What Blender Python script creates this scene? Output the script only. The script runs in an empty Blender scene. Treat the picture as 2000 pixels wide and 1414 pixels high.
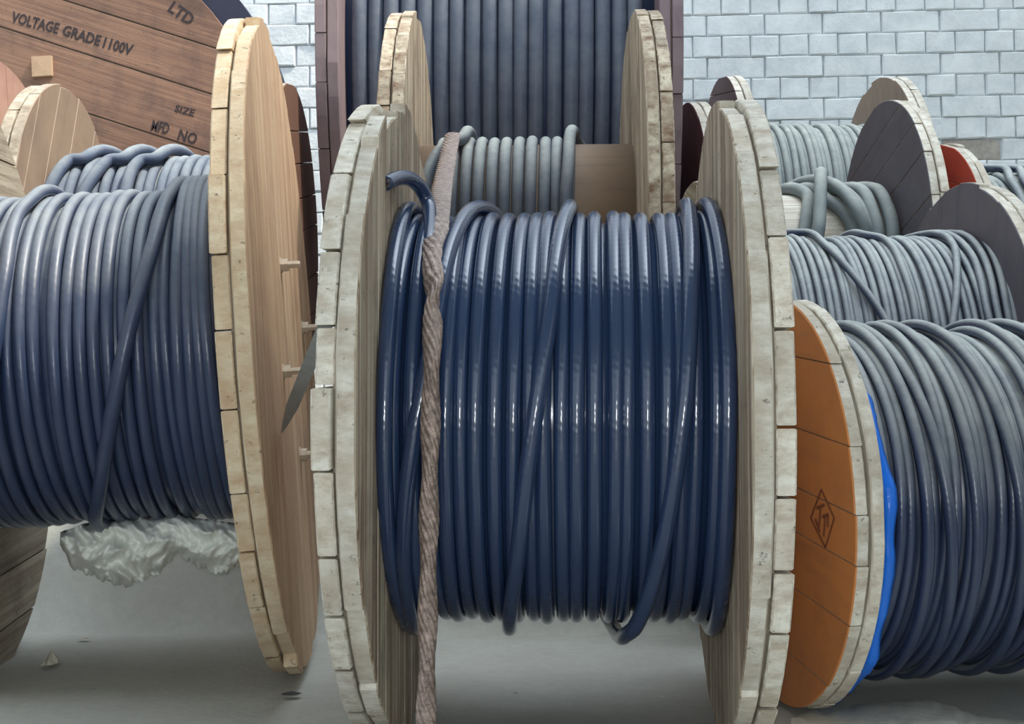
import bpy, math, random
import numpy as np
from mathutils import Vector, Matrix

# ------------------------------------------------------------------ camera
FPX = 2560.8                      # focal length in photo pixels (2000 x 1414)
YAW, PITCH, ROLL = .0562, -.0349, -.0058
EYE = np.array([.0418, 0., .514])
scene = bpy.context.scene
col = scene.collection
def cam_basis():
    cy, sy, cp, sp = math.cos(YAW), math.sin(YAW), math.cos(PITCH), math.sin(PITCH)
    f = np.array([-sy*cp, cy*cp, -sp]); r = np.array([cy, sy, 0.]); u = np.cross(r, f)
    cr, sr = math.cos(ROLL), math.sin(ROLL)
    return f, cr*r + sr*u, -sr*r + cr*u
CF, CR, CU = cam_basis()
cd = bpy.data.cameras.new('camera'); cam = bpy.data.objects.new('camera', cd); col.objects.link(cam)
cd.sensor_width = 36; cd.sensor_fit = 'HORIZONTAL'; cd.lens = FPX*36/2000; cd.clip_start = .05; cd.clip_end = 200
cam.matrix_world = Matrix([[CR[0], CU[0], -CF[0], EYE[0]], [CR[1], CU[1], -CF[1], EYE[1]], [CR[2], CU[2], -CF[2], EYE[2]], [0, 0, 0, 1]])
scene.camera = cam
def ray(px, py):
    d = CF + CR*(px-1000)/FPX - CU*(py-707)/FPX
    return d/np.linalg.norm(d)
def at_y(px, py, Y):
    d = ray(px, py); return EYE + d*(Y-EYE[1])/d[1]
def at_z(px, py, Z=0.):
    d = ray(px, py); return EYE + d*(Z-EYE[2])/d[2]

# ------------------------------------------------------------------ light and exposure
w = bpy.data.worlds.new('sky'); scene.world = w; w.use_nodes = True
wn = w.node_tree.nodes; wl = w.node_tree.links
bg = wn['Background']; bg.inputs[0].default_value = (.78, .89, 1.0, 1); bg.inputs[1].default_value = 1.0
SUN = Vector((.5, -.17, .84)).normalized()
def sky():                                   # hazy sky, brighter towards the sun
    N = wn.new; geo = N('ShaderNodeTexCoord'); dot = N('ShaderNodeVectorMath'); dot.operation = 'DOT_PRODUCT'; dot.inputs[1].default_value = SUN
    wl.new(geo.outputs['Generated'], dot.inputs[0])
    mx = N('ShaderNodeMath'); mx.operation = 'MAXIMUM'; wl.new(dot.outputs['Value'], mx.inputs[0]); mx.inputs[1].default_value = 0
    pw = N('ShaderNodeMath'); pw.operation = 'POWER'; wl.new(mx.outputs[0], pw.inputs[0]); pw.inputs[1].default_value = 5
    mu = N('ShaderNodeMath'); mu.operation = 'MULTIPLY_ADD'; wl.new(pw.outputs[0], mu.inputs[0]); mu.inputs[1].default_value = 5.5; mu.inputs[2].default_value = .8
    wl.new(mu.outputs[0], bg.inputs[1])
sky()
sd = bpy.data.lights.new('sun', 'SUN'); sun = bpy.data.objects.new('sun', sd); col.objects.link(sun)
sd.energy = 4.2; sd.color = (1, .93, .8); sd.angle = math.radians(4)
sun.rotation_euler = SUN.to_track_quat('Z', 'Y').to_euler(); sun.location = (4, 2, 7)
fd = bpy.data.lights.new('phone_flash', 'POINT'); fl = bpy.data.objects.new('phone_flash', fd); col.objects.link(fl)
fd.energy = 24; fd.color = (.95, .98, 1); fd.shadow_soft_size = .02; fl.location = EYE + CU*.03 - CF*.02
vs = scene.view_settings
vs.view_transform = 'Standard'; vs.look = 'None'; vs.gamma = 1; vs.use_curve_mapping = False; vs.exposure = .42

rng = random.Random(7)
def tag(o, label=None, cat=None, group=None, kind=None):
    if label: o['label'] = label
    if cat: o['category'] = cat
    if group: o['group'] = group
    if kind: o['kind'] = kind
    return o

# ------------------------------------------------------------------ materials
def srgb(r, g, b):
    f = lambda c: (c/255/12.92 if c/255 <= .04045 else ((c/255+.055)/1.055)**2.4)
    return (f(r), f(g), f(b), 1)
class NT:
    def __init__(s, name):
        s.m = bpy.data.materials.new(name); s.m.use_nodes = True; s.t = s.m.node_tree
        s.b = s.t.nodes['Principled BSDF']
    def n(s, typ, **kw):
        x = s.t.nodes.new(typ)
        for k, v in kw.items(): setattr(x, k, v)
        return x
    def l(s, a, b): s.t.links.new(a, b)
    def noise(s, vec, scale, detail=4, rough=.6):
        x = s.n('ShaderNodeTexNoise'); x.inputs['Scale'].default_value = scale; x.inputs['Detail'].default_value = detail
        x.inputs['Roughness'].default_value = rough
        if vec is not None: s.l(vec, x.inputs['Vector'])
        return x.outputs['Fac']
    def ramp(s, fac, stops):
        x = s.n('ShaderNodeValToRGB'); e = x.color_ramp.elements
        while len(e) < len(stops): e.new(.5)
        for i, (p, c) in enumerate(stops): e[i].position = p; e[i].color = c
        s.l(fac, x.inputs[0]); return x.outputs[0]
    def mix(s, fac, a, b, mode='MIX'):
        x = s.n('ShaderNodeMix', data_type='RGBA', blend_type=mode)
        for i, v in ((0, fac), (6, a), (7, b)):
            if hasattr(v, 'is_linked'): s.l(v, x.inputs[i])
            else: x.inputs[i].default_value = v
        return x.outputs[2]
    def math(s, op, a, b=0.):
        x = s.n('ShaderNodeMath', operation=op)
        for i, v in enumerate((a, b)):
            if hasattr(v, 'is_linked'): s.l(v, x.inputs[i])
            else: x.inputs[i].default_value = v
        return x.outputs[0]
    def mapping(s, vec, scale=(1, 1, 1), rot=(0, 0, 0)):
        x = s.n('ShaderNodeMapping'); x.inputs['Scale'].default_value = scale; x.inputs['Rotation'].default_value = rot
        s.l(vec, x.inputs['Vector']); return x.outputs[0]
    def bump(s, h, strength=.3, dist=.002):
        x = s.n('ShaderNodeBump'); x.inputs['Strength'].default_value = strength; x.inputs['Distance'].default_value = dist
        s.l(h, x.inputs['Height']); s.l(x.outputs[0], s.b.inputs['Normal'])
def wood(name, light, dark, stain=(0, 0, 0, 1), stain_amt=.25, var=.25, rough=.85):
    t = NT(name); uv = t.n('ShaderNodeUVMap').outputs[0]
    gr = t.noise(t.mapping(uv, (1.3, 55, 1)), 1, 8, .72)
    c = t.ramp(gr, [(.36, dark), (.60, light)])
    band = t.ramp(t.noise(t.mapping(uv, (.9, 11, 1)), 1, 3), [(.45, (0, 0, 0, 1)), (.7, (.75, .75, .75, 1))])
    c = t.mix(band, c, dark)
    crk = t.ramp(t.noise(t.mapping(uv, (3.5, 120, 1)), 1, 3, .5), [(.69, (0, 0, 0, 1)), (.74, (.8, .8, .8, 1))])
    c = t.mix(crk, c, stain)
    tc = t.n('ShaderNodeTexCoord').outputs['Object']
    blot = t.ramp(t.noise(tc, 7, 5, .65), [(.5, (0, 0, 0, 1)), (.75, (stain_amt,)*3+(1,))])
    c = t.mix(blot, c, stain)
    pit = t.ramp(t.noise(tc, 55, 4, .75), [(.63, (0, 0, 0, 1)), (.72, (.75, .75, .75, 1))])
    c = t.mix(pit, c, (.05, .045, .045, 1))
    rnd = t.n('ShaderNodeObjectInfo').outputs['Random']
    hs = t.n('ShaderNodeHueSaturation'); t.l(c, hs.inputs['Color'])
    t.l(t.math('ADD', t.math('MULTIPLY', rnd, var), 1-var*.55), hs.inputs['Value'])
    t.l(hs.outputs[0], t.b.inputs['Base Color']); t.b.inputs['Roughness'].default_value = rough
    rg = t.noise(tc, 130, 3)
    t.bump(t.math('ADD', t.math('ADD', gr, t.math('MULTIPLY', rg, .5)), t.math('ADD', t.math('MULTIPLY', pit, -1.5), t.math('MULTIPLY', crk, -1.5))), .6, .003)
    return t.m
def paint(name, base, worn, amt=.35, rough=.6):
    t = NT(name); uv = t.n('ShaderNodeUVMap').outputs[0]; tc = t.n('ShaderNodeTexCoord').outputs['Object']
    sc = t.noise(t.mapping(uv, (3, 22, 1)), 1, 5, .6)
    a = t.ramp(t.noise(tc, 6, 6, .65), [(.45, (0, 0, 0, 1)), (.75, (amt,)*3+(1,))])
    c = t.mix(a, base, worn)
    c = t.mix(t.ramp(sc, [(.55, (0, 0, 0, 1)), (.72, (amt*.8,)*3+(1,))]), c, worn)
    t.l(c, t.b.inputs['Base Color']); t.b.inputs['Roughness'].default_value = rough
    t.bump(sc, .3, .001); return t.m
def cable_mat(name, base, dust, amt, rough=.35, twist=130., bump=.35, side=.1, spec=.5):
    t = NT(name); uv = t.n('ShaderNodeUVMap').outputs[0]; tc = t.n('ShaderNodeTexCoord').outputs['Object']
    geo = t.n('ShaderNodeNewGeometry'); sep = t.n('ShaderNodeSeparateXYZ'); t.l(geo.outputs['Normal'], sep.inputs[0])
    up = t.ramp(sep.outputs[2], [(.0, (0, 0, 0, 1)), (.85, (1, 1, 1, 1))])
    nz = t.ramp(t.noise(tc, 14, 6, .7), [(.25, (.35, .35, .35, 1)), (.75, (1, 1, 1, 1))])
    f = t.math('MULTIPLY', t.math('MULTIPLY', t.math('ADD', up, side), nz), amt)  # dust on upward faces; sides kept navy to deepen their shade
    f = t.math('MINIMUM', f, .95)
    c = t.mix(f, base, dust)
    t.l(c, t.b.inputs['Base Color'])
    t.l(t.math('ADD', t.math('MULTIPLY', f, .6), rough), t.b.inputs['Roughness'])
    t.b.inputs['Specular IOR Level'].default_value = spec
    su = t.n('ShaderNodeSeparateXYZ'); t.l(uv, su.inputs[0])
    ph = t.math('ADD', t.math('MULTIPLY', su.outputs[0], twist*2*math.pi), t.math('MULTIPLY', su.outputs[1], 2*math.pi*3))
    t.bump(t.math('ADD', t.math('SINE', ph), t.math('MULTIPLY', t.noise(tc, 120, 2), 1.2)), bump, .0006)
    return t.m
def plain(name, c, rough=.6, nscale=20, amt=.3, metal=0, bump=.2, dark=None):
    t = NT(name); tc = t.n('ShaderNodeTexCoord').outputs['Object']
    f = t.noise(tc, nscale, 5, .65); d = dark or (c[0]*.5, c[1]*.5, c[2]*.5, 1)
    t.l(t.mix(t.ramp(f, [(.35, (amt,)*3+(1,)), (.65, (0, 0, 0, 1))]), c, d), t.b.inputs['Base Color'])
    t.b.inputs['Roughness'].default_value = rough; t.b.inputs['Metallic'].default_value = metal
    t.bump(f, bump, .004); return t.m

M = {}
M['wood_pale'] = wood('weathered_pale_wood', srgb(232, 228, 214), srgb(186, 172, 152), srgb(130, 120, 108), .4)
M['wood_fresh'] = wood('fresh_sawn_wood', srgb(228, 212, 182), srgb(200, 170, 136), srgb(168, 142, 118), .3, .16)
M['wood_streaky'] = wood('streaky_brown_wood', srgb(216, 204, 180), srgb(126, 98, 74), srgb(84, 66, 54), .6)
M['wood_tan'] = wood('tan_planed_wood', srgb(214, 186, 152), srgb(172, 134, 106), srgb(140, 104, 84), .45, .12)
M['wood_grey'] = wood('grey_old_wood', srgb(178, 168, 150), srgb(128, 114, 98), srgb(96, 86, 76), .5)
M['wood_brown'] = wood('brown_planks', srgb(152, 116, 94), srgb(112, 84, 70), srgb(76, 62, 60), .6, .14)
M['orange'] = paint('orange_paint', srgb(218, 142, 80), srgb(168, 108, 76), .55)
M['red'] = paint('red_oxide_paint', srgb(185, 62, 38), srgb(120, 46, 36), .5)
M['maroon'] = paint('dark_maroon_paint', srgb(92, 52, 54), srgb(70, 46, 50), .5)
M['slate'] = paint('dark_slate_paint', srgb(104, 98, 104), srgb(76, 72, 82), .6)
M['plum'] = paint('plum_brown_paint', srgb(140, 122, 124), srgb(100, 86, 94), .6)
M['umber'] = paint('umber_paint', srgb(110, 78, 62), srgb(84, 62, 54), .5)
M['pink'] = paint('faded_pink_paint', srgb(178, 140, 122), srgb(132, 92, 84), .6)
M['dusty_brown'] = paint('dusty_brown_stain', srgb(146, 124, 104), srgb(108, 92, 84), .6)
NAVY = srgb(34, 52, 88)
DUST = srgb(168, 172, 168)
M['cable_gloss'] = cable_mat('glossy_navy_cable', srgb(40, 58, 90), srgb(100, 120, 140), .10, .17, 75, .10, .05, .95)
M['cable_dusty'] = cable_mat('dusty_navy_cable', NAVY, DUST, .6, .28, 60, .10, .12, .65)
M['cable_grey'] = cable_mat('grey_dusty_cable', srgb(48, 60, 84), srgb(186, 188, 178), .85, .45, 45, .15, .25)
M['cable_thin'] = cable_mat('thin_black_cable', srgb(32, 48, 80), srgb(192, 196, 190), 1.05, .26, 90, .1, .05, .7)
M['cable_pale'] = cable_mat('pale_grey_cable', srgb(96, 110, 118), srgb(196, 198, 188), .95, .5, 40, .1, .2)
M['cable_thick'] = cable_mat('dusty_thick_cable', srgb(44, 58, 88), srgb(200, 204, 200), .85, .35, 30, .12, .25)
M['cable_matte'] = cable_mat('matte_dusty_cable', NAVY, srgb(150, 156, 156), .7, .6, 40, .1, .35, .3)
M['rust'] = plain('rusty_steel', srgb(178, 158, 146), .45, 90, .7, .4, .8, srgb(74, 60, 56))
M['steel_grey'] = plain('grey_steel', srgb(160, 166, 166), .45, 30, .4, .2)
M['bolt'] = plain('dusty_bolt_steel', srgb(196, 180, 160), .6, 40, .4, .2)
M['dark_steel'] = plain('navy_black_steel', srgb(40, 44, 66), .55, 12, .4)
M['copper'] = plain('cut_conductor', srgb(120, 112, 108), .6, 90, .8, .3, .6, srgb(40, 38, 44))
M['stencil'] = plain('stencil_ink', srgb(54, 44, 46), .8, 60, .4)
M['stencil_brown'] = plain('brown_ink', srgb(140, 80, 50), .8, 60, .4)
M['paper'] = plain('white_litter', srgb(205, 200, 182), .7, 20, .3)
M['leaf'] = plain('dark_scrap', srgb(66, 66, 66), .7, 20, .3)

def ground_mat(name, a, b, c):
    t = NT(name); tc = t.n('ShaderNodeTexCoord').outputs['Object']
    f = t.noise(tc, 1.6, 6, .65); g = t.noise(tc, 45, 4, .7)
    x = t.ramp(f, [(.3, a), (.55, b), (.75, c)])
    x = t.mix(t.ramp(g, [(.4, (0, 0, 0, 1)), (.8, (.4, .4, .4, 1))]), x, (.32, .31, .28, 1))
    t.l(x, t.b.inputs['Base Color']); t.b.inputs['Roughness'].default_value = .9
    t.bump(t.math('ADD', f, t.math('MULTIPLY', g, .5)), .4, .008); return t.m
M['ground'] = ground_mat('yard_dirt', srgb(172, 169, 160), srgb(184, 184, 175), srgb(196, 196, 186))
M['bank'] = ground_mat('bank_dirt', srgb(150, 140, 132), srgb(162, 156, 148), srgb(174, 170, 160))
M['sand'] = ground_mat('pale_sand', srgb(226, 222, 206), srgb(238, 235, 220), srgb(244, 242, 230))
def brick_mat():
    t = NT('whitewashed_brick'); tc = t.n('ShaderNodeTexCoord').outputs['Object']
    gp = t.n('ShaderNodeNewGeometry').outputs['Position']
    f = t.noise(gp, 9, 6, .65); g = t.noise(gp, 60, 4, .7)
    x = t.ramp(f, [(.3, srgb(208, 214, 216)), (.6, srgb(230, 234, 234))])
    x = t.mix(t.ramp(g, [(.62, (0, 0, 0, 1)), (.78, (.45, .45, .45, 1))]), x, srgb(130, 136, 138))
    t.l(x, t.b.inputs['Base Color']); t.b.inputs['Roughness'].default_value = .9
    t.bump(t.math('ADD', f, t.math('MULTIPLY', g, .6)), .6, .006); return t.m
M['brick'] = brick_mat()
M['brick_bare'] = plain('bare_flaking_brick', srgb(176, 170, 160), .95, 14, .7, 0, .9, srgb(128, 120, 114))
M['mortar'] = plain('whitewashed_mortar', srgb(186, 192, 196), .95, 12, .6, 0, .6, srgb(120, 128, 138))

# ------------------------------------------------------------------ mesh helpers
def mesh_obj(name, V, F, mats, parent=None, uv=None, fm=None, smooth=False):
    me = bpy.data.meshes.new(name)
    me.from_pydata(V.tolist() if hasattr(V, 'tolist') else V, [], F.tolist() if hasattr(F, 'tolist') else F)
    for m in (mats if isinstance(mats, (list, tuple)) else [mats]): me.materials.append(m)
    if uv is not None:
        l = me.uv_layers.new(name='UVMap'); l.data.foreach_set('uv', np.asarray(uv, np.float32).ravel())
    if fm is not None: me.polygons.foreach_set('material_index', np.asarray(fm, np.int32))
    if smooth: me.polygons.foreach_set('use_smooth', np.ones(len(me.polygons), bool))
    me.update()
    o = bpy.data.objects.new(name, me); col.objects.link(o)
    if parent is not None: o.parent = parent
    return o
def tube(name, P, rad, mat, parent=None, k=12, ref=None, caps=True, rads=None):
    """sweep a circle along the polyline P; ref = (n,3) outward directions for a stable frame"""
    P = np.asarray(P, float); n = len(P)
    T = np.gradient(P, axis=0); T /= np.linalg.norm(T, axis=1)[:, None]
    if ref is None:
        N = np.zeros_like(P); a = np.array([0, 0, 1.]) if abs(T[0][2]) < .9 else np.array([1., 0, 0])
        for i in range(n):
            a = a - T[i]*(a@T[i]); a /= np.linalg.norm(a); N[i] = a
    else:
        N = ref - T*(ref*T).sum(1)[:, None]; N /= np.linalg.norm(N, axis=1)[:, None]
    B = np.cross(T, N); an = np.arange(k)/k*2*np.pi
    R = np.full(n, rad) if rads is None else np.asarray(rads)
    V = (P[:, None] + R[:, None, None]*(np.cos(an)[None, :, None]*N[:, None] + np.sin(an)[None, :, None]*B[:, None])).reshape(-1, 3)
    i = np.arange(n-1)[:, None]; j = np.arange(k)[None]; j2 = (j+1) % k
    F = np.stack([i*k+j, i*k+j2, (i+1)*k+j2, (i+1)*k+j], -1).reshape(-1, 4)
    L = np.concatenate([[0], np.cumsum(np.linalg.norm(np.diff(P, axis=0), axis=1))])
    u0 = np.broadcast_to(L[:-1, None], (n-1, k)); u1 = np.broadcast_to(L[1:, None], (n-1, k))
    v0 = np.broadcast_to(j/k, (n-1, k)); v1 = np.broadcast_to((j+1)/k, (n-1, k))
    uv = np.stack([np.stack([u0, v0], -1), np.stack([u0, v1], -1), np.stack([u1, v1], -1), np.stack([u1, v0], -1)], 2).reshape(-1, 2)
    F = F.tolist(); uv = uv.tolist()
    if caps:
        F += [list(range(k))[::-1], [(n-1)*k+q for q in range(k)]]; uv += [[0, 0]]*(2*k)
    return mesh_obj(name, V, F, mat, parent, uv, None, True)
def box(V, F, c, s, ax=None):
    c = np.asarray(c, float); b = len(V); A = np.eye(3) if ax is None else np.asarray(ax)
    for x in (-1, 1):
        for y in (-1, 1):
            for z in (-1, 1): V.append(list(c + A.T@np.array([x*s[0]/2, y*s[1]/2, z*s[2]/2])))
    F += [[b+q for q in f] for f in ((0, 1, 3, 2), (4, 6, 7, 5), (0, 4, 5, 1), (2, 3, 7, 6), (0, 2, 6, 4), (1, 5, 7, 3))]

# ------------------------------------------------------------------ cable drums
def prism(outline, t, ch, uvo, back_mat, front_mat):
    """convex outline (p,q) extruded along x from 0 to t with chamfered edges; returns V,F,uv,fm in (x,p,q)"""
    O = np.asarray(outline); n = len(O)
    e = np.roll(O, -1, 0)-O; e /= np.linalg.norm(e, axis=1)[:, None]+1e-9
    nr = np.stack([e[:, 1], -e[:, 0]], 1); m = nr+np.roll(nr, 1, 0); m /= np.linalg.norm(m, axis=1)[:, None]+1e-9
    I = O-m*ch
    rings = [np.column_stack([np.full(n, x), o]) for x, o in ((0, I), (ch, O), (t-ch, O), (t, I))]
    V = np.concatenate(rings); F = []; uv = []; fm = []
    arc = np.concatenate([[0], np.cumsum(np.linalg.norm(np.roll(O, -1, 0)-O, axis=1))])
    def add(f, mt, rim=None):
        F.append(f); fm.append(mt)
        for c, q in enumerate(f):
            x, p, r = V[q]
            uv.append((p+uvo[0], r+uvo[1]) if rim is None else (x*12+uvo[0], (arc[rim+(c in (1, 2))])*.55+uvo[1]))
    for k in range(3):
        for i in range(n):
            j = (i+1) % n; add([k*n+i, k*n+j, (k+1)*n+j, (k+1)*n+i], (back_mat, 0, front_mat)[k], i if k == 1 else None)
    add(list(range(n))[::-1], back_mat); add([3*n+i for i in range(n)], front_mat)
    return V, F, uv, fm
class Drum:
    def __init__(s, ref, R, lift, yaw, tilt, label, z0=None):
        """ref = (X, Y) of the drum-axis point that counts as axial position 0"""
        s.R = R
        n = np.array([math.cos(yaw)*math.cos(tilt), math.sin(yaw)*math.cos(tilt), math.sin(tilt)])
        h = np.array([-math.sin(yaw), math.cos(yaw), 0]); v = np.cross(n, h)
        s.c = np.array([ref[0], ref[1], R+lift]); s.base = s.c-R*v; s.A = np.stack([n, h, v], 1)
        e = bpy.data.objects.new('cable_drum', None); col.objects.link(e); e.empty_display_size = .1
        m = Matrix.Identity(4)
        for i in range(3):
            for j in range(3): m[i][j] = s.A[i, j]
            m[i][3] = s.base[i]
        e.matrix_world = m; s.e = e
        tag(e, label, 'cable drum', 'wooden cable drums in the yard')
    def loc(s, P): return (np.asarray(P)-s.base)@s.A
    def flange(s, x0, side, t, a_in, a_out, mat, pin=None, pout=None, bw=.1, seed=0, R=None, jit=.006, gap=.0025, rims=None, off=0):
        """x0 = plane facing the cable, side = +1/-1 direction outwards"""
        r = random.Random(seed); R = R or s.R
        an = np.linspace(0, 2*np.pi, 65)[:-1]; Rc = R-.02
        V = np.array([[x, Rc*math.cos(a), Rc*math.sin(a)] for x in (x0+side*t*.42, x0+side*t*.58) for a in an])
        F = [[i, (i+1) % 64, 64+(i+1) % 64, 64+i] for i in range(64)]+[list(range(64))[::-1], list(range(64, 128))]
        fo = mesh_obj('flange', V, F, M['wood_grey'], s.e); fo.location = (0, 0, s.R)
        mats = [mat, pin or mat, pout or mat]
        for layer, ang in ((0, a_in), (1, a_out)):
            ca, sa = math.cos(ang), math.sin(ang)
            q = -R*.992; first = True
            while q < R*.97:
                wd = bw*r.uniform(.75, 1.25); q2 = min(q+wd, R*.992)
                if R*.992-q2 < bw*.4: q2 = R*.992
                rr = R+r.uniform(-jit, jit*.35)*(1-(abs(q+q2)/2/R)**4)
                a, b = q+gap/2, q2-gap/2
                aa, ab = math.asin(max(-1, a/rr)), math.asin(min(1, b/rr)); k = max(2, int((ab-aa)/.09)+1)
                th = np.linspace(aa, ab, k+1); jc = math.cos((aa+ab)/2)**2; jr, jl = r.uniform(-jit, jit*.5)*jc, r.uniform(-jit, jit*.5)*jc
                out = [(rr*math.cos(x)+jr, rr*math.sin(x)) for x in th]+[(-rr*math.cos(x)-jl, rr*math.sin(x)) for x in th[::-1]]
                tt = t/2-.0014-r.uniform(0, .0012)
                bm, fmx = (1, 0) if layer == 0 else (0, 2)
                V, F, uv, fm = prism(out, tt, .0022, (r.uniform(0, 50), r.uniform(0, 50)), bm, fmx)
                x = V[:, 0]+(0 if layer == 0 else t/2+.0005)+(0 if layer == 0 else t/2-.0005-tt)
                p, w_ = V[:, 1], V[:, 2]
                W = np.column_stack([x0+side*x, ca*p-sa*w_, sa*p+ca*w_])
                if side < 0: F = [f[::-1] for f in F]; uv = sum([u[::-1] for u in chunk(uv, F)], [])
                o = mesh_obj('plank', W, F, mats, fo, uv, fm)
                q = q2
        return fo
    def barrel(s, x0, x1, r, mat, name='barrel', k=48):
        V = []; F = []; uv = []
        for x in (x0, x1):
            for i in range(k):
                a = i/k*2*math.pi; V.append((x, r*math.cos(a), s.R+r*math.sin(a)))
        for i in range(k):
            j = (i+1) % k; F.append([i, k+i, k+j, j]); uv += [(x0, i*.05), (x1, i*.05), (x1, i*.05+.05), (x0, i*.05+.05)]
        F += [list(range(k)), list(range(k, 2*k))[::-1]]; uv += [(0, 0)]*(2*k)
        return mesh_obj(name, np.array(V), F, mat, s.e, uv, None, True)
    def path(s, th, x, r):
        th = np.asarray(th); P = np.column_stack([x, -r*np.cos(th), s.R+r*np.sin(th)])
        return P, np.column_stack([np.zeros_like(th), -np.cos(th), np.sin(th)])
    def wind(s, x0, x1, rc, d, mat, name='cable_winding', seg=72, k=10, seed=1, wob=.1, ph=-2.2):
        """one layer of cable of diameter d whose outside radius is rc"""
        turns = max(1, round((x1-x0)/d-1)); n = int(turns*seg)+1
        th = np.linspace(0, turns*2*np.pi, n); r = np.random.RandomState(seed)
        x = x0+d/2+(x1-x0-d)*th/th[-1]
        kn = np.arange(0, turns+2, .35); fx = np.interp(th/2/np.pi, kn, r.randn(len(kn))*.12*d*wob/.1); fr = np.interp(th/2/np.pi, kn, r.randn(len(kn))*.1*d*wob/.1)
        ker = np.hanning(seg//3); ker /= ker.sum()
        fx = np.convolve(np.pad(fx, len(ker)//2, 'edge'), ker, 'same')[len(ker)//2:len(ker)//2+n]
        fr = np.convolve(np.pad(fr, len(ker)//2, 'edge'), ker, 'same')[len(ker)//2:len(ker)//2+n]
        P, ref = s.path(th+ph, x+fx, rc-d/2+fr)
        return tube(name, P, d*.478, mat, s.e, k, ref)
    def hit(s, px, py, r):
        o = s.loc(EYE); d = ray(px, py)@s.A
        a = d[1]**2+d[2]**2; oz = o[2]-s.R; b = d[1]*o[1]+d[2]*oz; c = o[1]**2+oz**2-r*r
        D = b*b-a*c; t = (-b-math.sqrt(max(D, 0)))/a
        P = o+d*t; return P[0], math.atan2(P[2]-s.R, -P[1])
    def turn(s, pts, r, d, mat, name='loose_turn', pre=(), post=(), k=12, lift=None):
        """a turn lying over the winding, traced through photo points; pre/post = extra (angle, axial) behind the drum"""
        K = [s.hit(x, y, r+d*.5) for x, y in pts]; K = [(a, x) for x, a in K]
        K = list(pre)+K+list(post); a = np.array([q[0] for q in K]); x = np.array([q[1] for q in K])
        L = np.concatenate([[0], np.cumsum(np.hypot(np.diff(a)*r, np.diff(x))+1e-5)])
        u = np.linspace(0, L[-1], max(40, int(L[-1]/.012)))
        ai, xi = np.interp(u, L, a), np.interp(u, L, x)
        ker = np.hanning(9); ker /= ker.sum()
        sm = lambda f: np.convolve(np.pad(f, 4, 'edge'), ker, 'valid')
        ai, xi = sm(ai), sm(xi)
        rr = np.full(len(u), r)
        if lift is not None: rr = rr+np.interp(u/L[-1], [q[0] for q in lift], [q[1] for q in lift])
        P, ref = s.path(ai, xi, rr)
        return tube(name, P, d*.5, mat, s.e, k, ref)
def chunk(uv, F):
    out = []; i = 0
    for f in F: out.append(uv[i:i+len(f)]); i += len(f)
    return out
PI = math.pi; H90 = PI/2

# ------------------------------------------------------------------ ground, bank, wall
def grid_surface(name, xs, ys, zf, mat):
    X, Y = np.meshgrid(xs, ys); Z = zf(X, Y); nx, ny = len(xs), len(ys)
    V = np.stack([X, Y, Z], -1).reshape(-1, 3); i = np.arange(ny-1)[:, None]*nx; j = np.arange(nx-1)[None]
    F = np.stack([i+j, i+j+1, i+nx+j+1, i+nx+j], -1).reshape(-1, 4)
    return mesh_obj(name, V, F, mat, None, None, None, True)
def bumps(X, Y, s, seed):
    r = np.random.RandomState(seed); Z = 0*X
    for _ in range(10):
        a, b, p = r.randn(3)*[s, s, 3]; Z = Z+np.sin(a*X+b*Y+p)
    return Z/10
gx = np.concatenate([np.linspace(-14, -2.2, 20), np.linspace(-2, 2, 90), np.linspace(2.2, 14, 20)])
gy = np.concatenate([np.linspace(-12, .6, 20), np.linspace(.8, 4, 80), np.linspace(4.3, 12, 14)])
ground = grid_surface('ground', gx, gy, lambda X, Y: -.003+.003*bumps(X, Y, 14, 3)-.004, M['ground']); tag(ground, kind='structure')
BZ = .53
def bank_z(X, Y):
    front = 2.98+.78/(1+np.exp(-(X-.36)/.03))
    t = np.clip((Y-front)/(.36-.06*(X > .36)), 0, 1); return -.03+(BZ+.03)*t*t*(3-2*t)+.006*bumps(X, Y, 20, 5)*(t > 0)*(t < 1)-.0005
bank = grid_surface('raised_bank', np.linspace(-5, 5, 160), np.concatenate([np.linspace(2.94, 4.2, 90), np.linspace(4.3, 6.6, 12)]), bank_z, M['ground'])
tag(bank, kind='structure')

WY = 6.5
V, F = [], []; box(V, F, (0, WY+.13, 1.65), (11, .24, 3.3))
wall = mesh_obj('wall_back', V, F, M['mortar']); tag(wall, kind='structure')
BL, BH = .285, .1066
def brick_mesh(Lx, seed):
    r = random.Random(seed); ch = .006
    g = .0055; x, z = Lx-.008, BH-.0035
    V = []
    for k, (ins, y) in enumerate(((-.004, .02), (0, .0), (ch, -.006))):
        for cx, cz in ((-1, -1), (0, -1), (1, -1), (1, 1), (0, 1), (-1, 1)):
            V.append((cx*(x/2-ins)+r.uniform(-.002, .002), y+(r.uniform(-.003, .003) if k else 0), cz*(z/2-ins)+r.uniform(-.002, .002)))
    F = []
    for k in (0, 1):
        for i in range(6): j = (i+1) % 6; F.append([k*6+i, k*6+j, (k+1)*6+j, (k+1)*6+i])
    F += [[12, 13, 16, 17], [13, 14, 15, 16]]
    me = bpy.data.meshes.new('brick'); me.from_pydata(V, [], F); me.materials.append(M['brick']); me.update()
    return me
STR = [brick_mesh(BL, i) for i in range(6)]; HDR = [brick_mesh(BL/2, 20+i) for i in range(6)]
BARE = [m.copy() for m in STR[:3]]; BAREH = [m.copy() for m in HDR[:3]]
for m in BARE+BAREH: m.materials.clear(); m.materials.append(M['brick_bare'])
z_ref = at_y(1600, 25, WY)[2]; rowk = int(z_ref/BH); zoff = z_ref-rowk*BH
bare_px = [(1600, 215, 0), (1985, 256, 0), (1950, 292, 20)]
bare_w = [(at_y(x, y, WY), s*WY/FPX) for x, y, s in bare_px]
restV, restF = [], []; r = random.Random(3); nb = 0
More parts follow.
